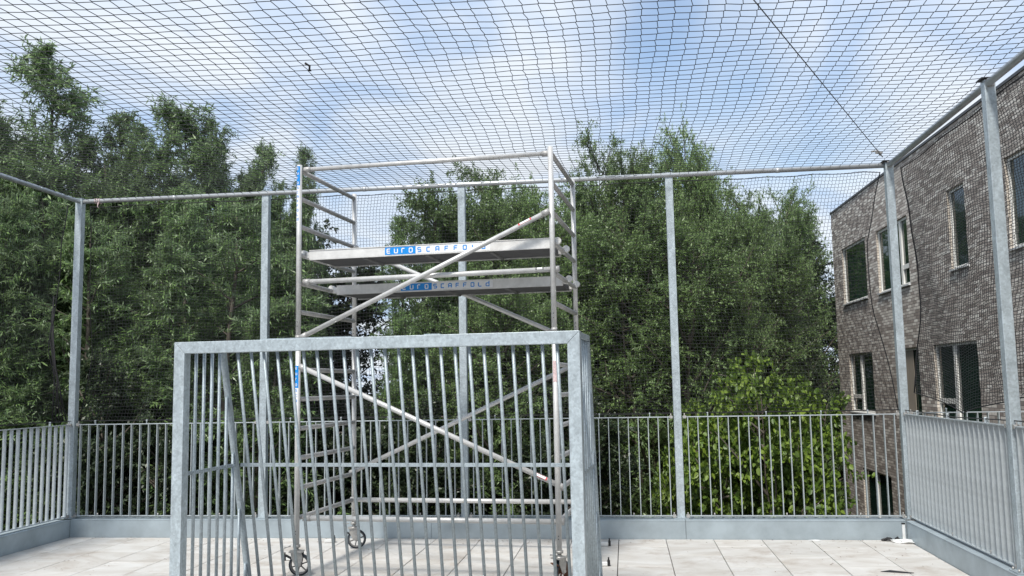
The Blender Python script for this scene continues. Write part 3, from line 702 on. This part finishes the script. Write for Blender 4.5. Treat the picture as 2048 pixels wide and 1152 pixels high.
# ------------------------------------------------------------ small things on the floor
def spacer(x, y, a, label):
    r = empty('floor_fixing', (x, y, 0), label, 'fixing', a, 'small white and black fixings on the paving')
    MB().bb((-.09, -.02, .003), (0, .02, .035)).build('sleeve', WHITEP, r, bevel=.006)
    mb = MB().bb((.001, -.022, .003), (.022, .022, .05)); mb.tube([(.011, 0, .05), (.011, 0, .075)], .007, 8); mb.build('cap', BLACKP, r)
spacer(-.21, 9.13, .1, 'small white fixing with black end near the far upstand right of the goal')
spacer(-.20, 8.15, .15, 'larger black tipped white fixing beside the right goal side')
spacer(-3.2, 8.3, 3.4, 'white fixing left of the front left castor'); spacer(-3.06, 9.26, .3, 'white fixing beside the rear left castor near the upstand')
def blob(name, x, y, z, sx_, sy_, sz_, m, seed, label, cat, rz_=0, n=9):
    R = np.random.RandomState(seed); V = []; F = []
    nx, ny = 14, 8
    for j in range(ny+1):
        ph = math.pi*j/ny
        for i in range(nx):
            th = 2*math.pi*i/nx; rr = 1+.35*math.sin(th*3+seed)*math.sin(ph*2+seed)+R.uniform(-.18, .18)
            V.append((sx_*rr*math.sin(ph)*math.cos(th), sy_*rr*math.sin(ph)*math.sin(th), max(0, sz_*(rr*math.cos(ph)+.55))))
    for j in range(ny):
        for i in range(nx): F.append([j*nx+i, j*nx+(i+1) % nx, (j+1)*nx+(i+1) % nx, (j+1)*nx+i][::-1])
    mb = MB(); mb.v = V; mb.f = F; mb.sm = [False]*len(F); o = mb.build(name, m); o.location = (x, y, z); o.rotation_euler = (0, 0, rz_)
    return tag(o, label, cat)
blob('crumpled_bag', 2.66, 9.36, .002, .10, .055, .022, WHITEP, 2, 'crumpled white plastic bag lying in the right corner', 'bag', -.2)
blob('rubber_scrap', 2.53, 9.46, .002, .05, .025, .02, BLACKP, 5, 'black crumpled scrap beside the white bag in the corner', 'scrap', .1)
blob('rubber_scrap', 2.62, 9.47, .002, .03, .02, .022, BLACKP, 8, 'small black lump nearest the foam strip in the corner', 'scrap', .6)
tag(MB().bb((XRI-.045, YI-.022, .012), (XRI-.018, YI-.004, .155)).build('foam_strip', WHITEP, bevel=.003), 'upright white strip stuck in the right corner of the upstands', 'strip')
tag(MB().bb((XRI-.047, YI-.024, .156), (XRI-.016, YI-.003, .168)).build('strip_cap', BLACKP), 'black cap on top of the white corner strip', 'cap')
blob('paper_scrap', 1.84, 9.46, .002, .06, .02, .006, WHITEP, 11, 'thin white scrap lying along the far upstand', 'scrap')
mb = MB(); mb.v = [(0, 0, .004), (.20, -.055, .004), (.25, -.05, .006), (.08, .02, .012), (0, 0, .001), (.20, -.055, .001), (.25, -.05, .001), (.08, .02, .001)]; mb.f = [[0, 1, 2, 3], [4, 7, 6, 5], [0, 4, 5, 1], [1, 5, 6, 2], [2, 6, 7, 3], [3, 7, 4, 0]]; mb.sm = [False]*6
o = mb.build('slate_shard', BLACKP); o.location = (2.06, 7.98, .001); tag(o, 'dark flat wedge-shaped shard lying at the bottom edge of the picture', 'shard')
# scattered dry leaves and crumbs: too many to count
R = np.random.RandomState(9); V = []; F = []
LM = mat('dry_leaf', (.16, .09, .045), .8, 0, var=.4, vscale=30)
for k in range(420):
    if k < 130: x_, y_ = R.uniform(XLI, XRI), YI - abs(R.normal(0, .10))-.01
    elif k < 170: x_, y_ = R.uniform(1.6, XRI), R.uniform(8.2, 9.5)
    else: x_, y_ = R.uniform(XLI, XRI), R.uniform(5, 9.4)
    if k > 330: x_, y_ = R.normal(-1.1, .35) if k < 380 else R.normal(-5.0, .5), (R.normal(9.35, .06) if k < 380 else R.normal(8.1, .35))
    if x_ > XRI-.02 or y_ > YI-.02: continue
    s_ = R.uniform(.003, .013); a = R.uniform(0, 6.28); c_, s2 = math.cos(a), math.sin(a); n = len(V)
    for dx_, dy_, dz_ in ((-1, 0, .0), (0, -.4, .25), (1, 0, .1), (0, .4, .3)):
        V.append((x_+(dx_*c_-dy_*s2)*s_, y_+(dx_*s2+dy_*c_)*s_, .003+dz_*s_))
    F.append([n, n+1, n+2, n+3])
mb = MB(); mb.v = V; mb.f = F; mb.sm = [False]*len(F)
tag(mb.build('leaf_litter', LM), 'dry leaf crumbs scattered over the paving', 'leaf litter', kind='stuff')

# ------------------------------------------------------------ brick building
BS = -.02; BX0 = 6.6; BANG = math.atan(.02)
# local frame: +y along the facade, facade plane x = 0, origin at Y=0
Bd = empty('brick_building', (BX0, 0, 0), 'long two tone brick building with flat roof along the right side', 'building', BANG)
YN, YF, ZRF, ZG = -4.0, 26.6, 6.33, GROUND
wins = [ # y0, y1, z0, z1, kind
 (23.40, 25.66, 3.63, 5.17, 'plain'), (20.22, 22.45, 3.62, 5.13, 'near'), (17.05, 17.88, 3.62, 5.15, 'plain'), (13.1, 15.35, 3.64, 5.15, 'plain'),
 (23.34, 25.50, .72, 2.26, 'far'), (20.00, 21.25, .72, 2.25, 'curtain'), (16.95, 19.12, .72, 2.25, 'far'), (22.40, 24.80, -3.0, -.71, 'door'),
 (9.8, 12.0, 3.64, 5.15, 'plain'), (5.8, 6.7, 3.64, 5.15, 'plain'), (9.8, 12.0, .72, 2.25, 'far'), (13.3, 14.4, .72, 2.25, 'near')]
# facade as a grid of wall cells leaving the openings free
yc = sorted(set([YN, YF]+[a for w0 in wins for a in w0[:2]])); zc_ = sorted(set([ZG, ZRF]+[a for w0 in wins for a in w0[2:4]]))
mb = MB(); vid = {}
def vv(y, z):
    if (y, z) not in vid: vid[(y, z)] = len(mb.v); mb.v.append((0, y, z))
    return vid[(y, z)]
for i in range(len(yc)-1):
    for j in range(len(zc_)-1):
        cy_, cz_ = (yc[i]+yc[i+1])/2, (zc_[j]+zc_[j+1])/2
        if any(w0[0] < cy_ < w0[1] and w0[2] < cz_ < w0[3] for w0 in wins): continue
        mb.f.append([vv(yc[i], zc_[j]), vv(yc[i], zc_[j+1]), vv(yc[i+1], zc_[j+1]), vv(yc[i+1], zc_[j])]); mb.sm.append(False)
mb.build('facade_wall', BRICK, Bd)
mb = MB(); mb.v = [(0, YF, ZG), (0, YF, ZRF), (12, YF, ZRF), (12, YF, ZG), (0, YN, ZG), (0, YN, ZRF), (12, YN, ZRF), (12, YN, ZG)]
mb.f = [[0, 1, 2, 3], [4, 7, 6, 5], [3, 2, 6, 7]]; mb.sm = [False]*3; mb.build('end_walls', BRICKX, Bd)
MB().bb((.3, YN+.3, ZRF-.3), (11.7, YF-.3, ZRF-.2)).build('roof', COPE, Bd)
mb = MB().bb((-.025, YN-.02, ZRF), (.35, YF+.02, ZRF+.05)); mb.bb((.35, YF-.33, ZRF+.001), (12, YF+.02, ZRF+.05)); mb.build('coping', COPE, Bd)
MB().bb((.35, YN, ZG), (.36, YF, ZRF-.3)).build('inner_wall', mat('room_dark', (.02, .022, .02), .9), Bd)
RD = .12
for (y0, y1, z0, z1, kd) in wins:
    W = empty('window' if kd != 'door' else 'glazed_door', (0, y0, z0), None, None); W.parent = Bd
    w_, h_ = y1-y0, z1-z0
    # brick reveals
    mb = MB(); mb.bb((.001, w_, 0), (RD, w_+.004, h_)); mb.build('reveal', BRICKR, W)  # far jamb faces the sun; its sunlit tone is put into paler brick
    mb = MB(); mb.bb((.001, -.004, 0), (RD, 0, h_)); mb.bb((.001, -.004, h_), (RD, w_+.004, h_+.004)); mb.build('reveal', BRICKX, W)
    fw = .055; X1 = .05; X2 = .11
    fm = MB(); fm.bb((X1, 0, 0), (X2, fw, h_)); fm.bb((X1, w_-fw, 0), (X2, w_, h_)); fm.bb((X1, fw, h_-fw), (X2, w_-fw, h_)); fm.bb((X1, fw, 0), (X2, w_-fw, fw))
    def mull(yy, tz, a, b):
        fm.bb((X1-.01, yy-.06, fw), (X2, yy+.06, h_-fw)); fm.bb((X1-.005, a, tz-.05), (X2, b, tz+.05))
        fm.bb((X1-.005, a, fw), (X2-.002, a+.05, tz-.05)) ; 
    if kd == 'near': mull(.60, .42, fw, .54)
    if kd == 'far': mull(w_-.98, .41, w_-.92, w_-fw)
    if kd == 'door': fm.bb((X1-.01, w_-1.10, fw), (X2, w_-.96, h_-fw))
    fm.build('frame', WFRAME, W)
    gl = MB().bb((.075, fw, fw), (.080, w_-fw, h_-fw)); gl.build('pane', GLASS, W)
    if kd != 'door': MB().bb((-.045, -.02, -.03), (.05, w_+.02, .0)).build('sill', WSILL, W)
    if kd == 'curtain': MB().bb((.052, w_-.75, fw), (.060, w_-.02, h_-.02)).build('curtain', CURT, W)

# ------------------------------------------------------------ trees
def build_plant(name, seed, H, R0_, leaf, nlead=4, nlat=42, nsub=13, nleaf=22, prof='spire', lL=.095, lW=.021, droop=.5, up=.9, low=.05, spread=.5, leadspread=.5):
    """returns (crown mesh, trunk mesh); limbs rise from several leaders, shoots carry the leaves"""
    rs = np.random.RandomState(seed); wood = MB(); shoots = []
    for li in range(nlead):
        a = rs.uniform(0, 2*math.pi); hh = H*(1 if li == 0 else rs.uniform(*{'spire': (.62, .92), 'round': (.74, .97), 'dome': (.78, 1.0)}[prof])); rr = 0.12*R0_ if li == 0 else R0_*leadspread*rs.uniform(.5, 1.1)
        top = np.array([rr*math.cos(a), rr*math.sin(a), hh]); n = 9; pts = []
        for k in range(n):
            f = k/(n-1); pts.append(np.array([top[0]*f**.7, top[1]*f**.7, hh*f]) + rs.normal(0, .05, 3)*(1 if 0 < k else 0))
        r0 = .11*(H/9)*(1 if li == 0 else .75)
        wood.tube([tuple(p) for p in pts], [max(.008, r0*(1-k/(n-1))**.8) for k in range(n)], 7)
        pts = np.array(pts)
        for q in range(nlat):
            f = low + (1-low)*((q+rs.uniform(0, 1))/nlat)
            if q % (4 if prof == 'round' else 9) == 0: f = rs.uniform(.80, 1.0)
            kf = 0; kf = f*(n-1); k0 = min(int(kf), n-2); p = pts[k0]+(pts[k0+1]-pts[k0])*(kf-k0)
            if prof == 'spire': env = (1-f)**.58*.95+.13
            elif prof == 'round': env = math.sqrt(max(.2, 1-(max(0, f-.35)/.68)**2))*(.75+.25*min(1, f/.3))
            else: env = math.sqrt(max(.02, 1-(f*.97)**2))
            ln = R0_*env*rs.uniform(.55, 1.15)*(.8 if li else 1); az_ = rs.uniform(0, 2*math.pi); e0 = rs.uniform(.15, up)
            d = np.array([math.cos(az_)*math.cos(e0), math.sin(az_)*math.cos(e0), math.sin(e0)]); m_ = 6; lp = [p]
            for k in range(m_-1):
                d = d + np.array([0, 0, .16*up if k < 3 else -.22*droop]) + rs.normal(0, .10, 3); d /= np.linalg.norm(d); lp.append(lp[-1]+d*ln/(m_-1))
            wood.tube([tuple(x_) for x_ in lp], [max(.004, .022*ln*(1-k/m_)) for k in range(m_)], 4, False)
            lp = np.array(lp)
            for s_ in range(nsub):
                g_ = rs.uniform(.12, 1.0); kk = g_*(m_-1); k0 = min(int(kk), m_-2); b = lp[k0]+(lp[k0+1]-lp[k0])*(kk-k0); base_d = lp[k0+1]-lp[k0]; base_d /= np.linalg.norm(base_d)
                sd_ = base_d*.7 + rs.normal(0, spread, 3) + np.array([0, 0, -.25*droop]); sd_ /= np.linalg.norm(sd_)
                shoots.append((b, sd_, (.22+.30*ln*(1-.4*g_))*rs.uniform(.6, 1.2)))
    Bp = np.array([s_[0] for s_ in shoots]); Dp = np.array([s_[1] for s_ in shoots]); Lp = np.array([s_[2] for s_ in shoots])
    ns = len(Bp); t_ = rs.uniform(.08, 1.0, (ns, nleaf)); P = Bp[:, None]+Dp[:, None]*(t_*Lp[:, None])[..., None]
    P[..., 2] -= droop*.35*(t_**2)*Lp[:, None]
    P = P.reshape(-1, 3) + rs.normal(0, .018, (ns*nleaf, 3)); Dl = np.repeat(Dp, nleaf, 0)
    n = len(P); d = Dl*.55 + rs.normal(0, .5, (n, 3)) + np.array([0, 0, -.35*droop]); d /= np.linalg.norm(d, axis=1, keepdims=True)
    ref = rs.normal(0, .6, (n, 3)) + np.array([0, 0, 1.0]); wv = np.cross(d, ref); wv /= np.linalg.norm(wv, axis=1, keepdims=True)
    nv = np.cross(wv, d)
    sc = rs.uniform(.6, 1.25, (n, 1)); Lh = lL*sc; Wh = lW*sc*.5
    if prof == 'dome':
        V = np.stack([P, P+d*Lh*.28+wv*Wh*.85+nv*Wh*.2, P+d*Lh*.72+wv*Wh*.85+nv*Wh*.2, P+d*Lh-nv*Lh*.1, P+d*Lh*.72-wv*Wh*.85+nv*Wh*.2, P+d*Lh*.28-wv*Wh*.85+nv*Wh*.2], 1).reshape(-1, 3)
        b6 = np.arange(n)[:, None]*6; F = np.concatenate([b6+np.array([[0, 1, 2, 3]]), b6+np.array([[0, 3, 4, 5]])])
    else:
        V = np.stack([P, P+d*Lh*.42+wv*Wh, P+d*Lh-nv*Lh*.10, P+d*Lh*.42-wv*Wh], 1).reshape(-1, 3); F = np.arange(n*4).reshape(-1, 4)
    return np_mesh(name+'_crown', V, F, leaf), wood.mesh(name+'_trunk', BARK)
PR = {}
PR['w1'] = build_plant('willow', 11, 10, 1.9, WILLOW, 6, 60, 14, 26, 'spire', lL=.115, lW=.025, leadspread=.7)
PR['w2'] = build_plant('willow', 12, 10, 1.75, WILLOW, 5, 66, 14, 30, 'spire', leadspread=.6)
PR['w3'] = build_plant('willow', 13, 10, 2.1, WILLOW, 7, 54, 14, 25, 'spire', lL=.12, lW=.026, leadspread=.75)
PR['r1'] = build_plant('round', 21, 10, 2.7, FINE, 7, 60, 16, 30, 'round', lL=.085, lW=.028, droop=.35, leadspread=.55)
PR['r2'] = build_plant('round', 22, 10, 2.5, FINE, 6, 64, 16, 30, 'round', lL=.085, lW=.028, droop=.35, leadspread=.55)
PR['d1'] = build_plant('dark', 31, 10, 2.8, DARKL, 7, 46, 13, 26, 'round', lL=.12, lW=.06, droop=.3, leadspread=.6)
PR['h1'] = build_plant('hazel', 41, 5.2, 2.1, HAZEL, 9, 28, 10, 15, 'dome', lL=.102, lW=.084, droop=.5, up=.7, spread=.5, leadspread=.7)
PR['s1'] = build_plant('sparse', 51, 9, 1.3, WILLOW, 3, 20, 6, 16, 'spire', leadspread=.5)
def tree(kind, x, y, ztop, wide, rz_, label, cat='tree', name='willow_tree', group=None):
    H = {'h': 5.2, 's': 9}.get(kind[0], 10); sz = (ztop-GROUND)/H
    r = empty(name, (x, y, GROUND), label, cat, rz_, group)
    c, t_ = PR[kind]
    o1 = inst('crown', c, r); o2 = inst('trunk', t_, r)
    for o in (o1, o2): o.scale = (wide, wide, sz)
    return r
A = tree
A('w1', -9.85, 14.0, 7.6, 1.15, .3, 'tallest willow with a narrow spire at the far left', group='willows behind the left half')
A('w2', -9.05, 15.2, 6.6, .85, 1.5, 'willow with thin double top right of the tallest spire', group='willows behind the left half')
A('w3', -8.2, 15.2, 6.75, .95, 2.2, 'broad willow with bushy top above the first far post', group='willows behind the left half')
A('w2', -7.5, 15.8, 6.5, .75, 3.4, 'slim willow leaning on the broad one, right of it', group='willows behind the left half')
A('w1', -6.9, 16.4, 6.3, .62, 4.0, 'short narrow willow spire just left of the tower top', group='willows behind the left half')
A('w2', -6.3, 17.0, 6.2, .50, 5.0, 'thin willow spire rising directly behind the left tower leg', group='willows behind the left half')
A('w3', -11.6, 14.6, 6.3, 1.1, .9, 'willow cut by the left picture edge', group='willows behind the left half')
A('w1', -8.4, 12.9, 4.3, .9, 5.2, 'low willow just behind the left corner post', group='willows behind the left half')
A('w3', -6.4, 13.6, 4.4, .95, 1.2, 'low leafy willow behind the left end of the goal', group='willows behind the left half')
A('w2', -10.2, 12.4, 4.2, .9, 2.9, 'low willow behind the left railing', group='willows behind the left half')
A('r1', -2.7, 17.0, 5.3, .80, .5, 'rounded tree centred behind the tower platforms', name='leafy_tree', group='rounded trees behind the right half')
A('w1', -5.0, 19.5, 3.1, .55, 3.3, 'willow top closing the bottom of the sky gap behind the tower', group='willows behind the left half')
A('w2', -3.9, 16.2, 4.6, .75, 2.5, 'loose thin leaved tree at the left edge of the sky gap behind the tower', group='willows behind the left half')
A('r2', -1.6, 17.6, 5.0, .7, 3.5, 'rounded tree filling in right behind the middle post', name='leafy_tree', group='rounded trees behind the right half')
A('r1', -.25, 19.0, 6.25, .72, 2.0, 'tall round tree with its top left of the free far post', name='leafy_tree', group='rounded trees behind the right half')
A('r2', 1.30, 19.2, 6.35, .58, 4.4, 'tall round tree with its top right above the free far post', name='leafy_tree', group='rounded trees behind the right half')
A('r2', .6, 17.2, 4.6, .9, 1.0, 'lower round tree directly behind the free far post', name='leafy_tree', group='rounded trees behind the right half')
A('r1', -1.9, 15.0, 3.2, .7, 1.4, 'low leafy tree behind the goal middle', name='leafy_tree', group='rounded trees behind the right half')
A('r1', 3.4, 26.5, 6.6, .85, .4, 'distant round tree in the dip left of the brick building', name='leafy_tree', group='distant trees by the building')
A('r2', 5.6, 30.0, 7.2, .85, 2.4, 'distant round tree touching the corner of the brick building', name='leafy_tree', group='distant trees by the building')
A('d1', 2.9, 22.5, 3.6, .66, 3.1, 'dark-leaved tree between the green bush and the brick building', name='dark_tree')
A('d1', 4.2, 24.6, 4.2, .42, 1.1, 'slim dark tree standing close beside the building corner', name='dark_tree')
A('r2', 2.6, 21.5, 4.8, .8, 5.1, 'twiggy tree above the bright green bush', name='leafy_tree', group='rounded trees behind the right half')
A('h1', 1.95, 13.7, 1.78, .66, 2.6, 'bright green broad-leaved bush behind the right far railing', 'bush', 'hazel_bush')
A('h1', 1.15, 14.9, 1.1, .40, 2.6, 'smaller bright green bush behind the free far post', 'bush', 'hazel_bush')
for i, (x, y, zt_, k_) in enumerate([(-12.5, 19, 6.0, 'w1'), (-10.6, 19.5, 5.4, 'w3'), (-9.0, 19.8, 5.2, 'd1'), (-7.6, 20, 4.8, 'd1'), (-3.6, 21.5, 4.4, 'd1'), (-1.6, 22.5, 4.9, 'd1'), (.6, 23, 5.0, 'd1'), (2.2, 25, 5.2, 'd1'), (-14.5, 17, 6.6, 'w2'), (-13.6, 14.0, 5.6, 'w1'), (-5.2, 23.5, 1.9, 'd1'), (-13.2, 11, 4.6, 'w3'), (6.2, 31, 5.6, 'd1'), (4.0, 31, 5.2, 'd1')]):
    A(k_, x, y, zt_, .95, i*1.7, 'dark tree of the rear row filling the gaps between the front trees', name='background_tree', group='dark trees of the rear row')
for i, (x, y, zt_, wd_) in enumerate([(-10.7, 13.6, 6.2, .8), (-9.4, 14.6, 6.1, .8), (-8.7, 14.9, 6.2, .7), (-7.8, 15.5, 6.1, .6), (-7.2, 16.2, 5.7, .5), (-6.6, 16.4, 5.4, .45), (-9.6, 13.2, 5.2, .9), (-7.4, 14.2, 5.0, .8)]):
    A(['w3', 'w1', 'w2'][i % 3], x, y, zt_, wd_, i*2.3+1, 'willow stem and foliage closing the gap between two taller spires', group='willows between the taller spires')
for i, (x, y, zt_, wd_) in enumerate([(-.9, 19.4, 5.2, .7), (.55, 19.8, 5.5, .6), (1.9, 18.4, 5.0, .5), (-2.2, 18.0, 5.2, .6), (-3.2, 17.5, 4.9, .5)]):
    A(['r2', 'r1'][i % 2], x, y, zt_, wd_, i*2.3+1, 'rounded leafy tree closing the gap between two taller round trees', name='leafy_tree', group='rounded trees between the taller ones')
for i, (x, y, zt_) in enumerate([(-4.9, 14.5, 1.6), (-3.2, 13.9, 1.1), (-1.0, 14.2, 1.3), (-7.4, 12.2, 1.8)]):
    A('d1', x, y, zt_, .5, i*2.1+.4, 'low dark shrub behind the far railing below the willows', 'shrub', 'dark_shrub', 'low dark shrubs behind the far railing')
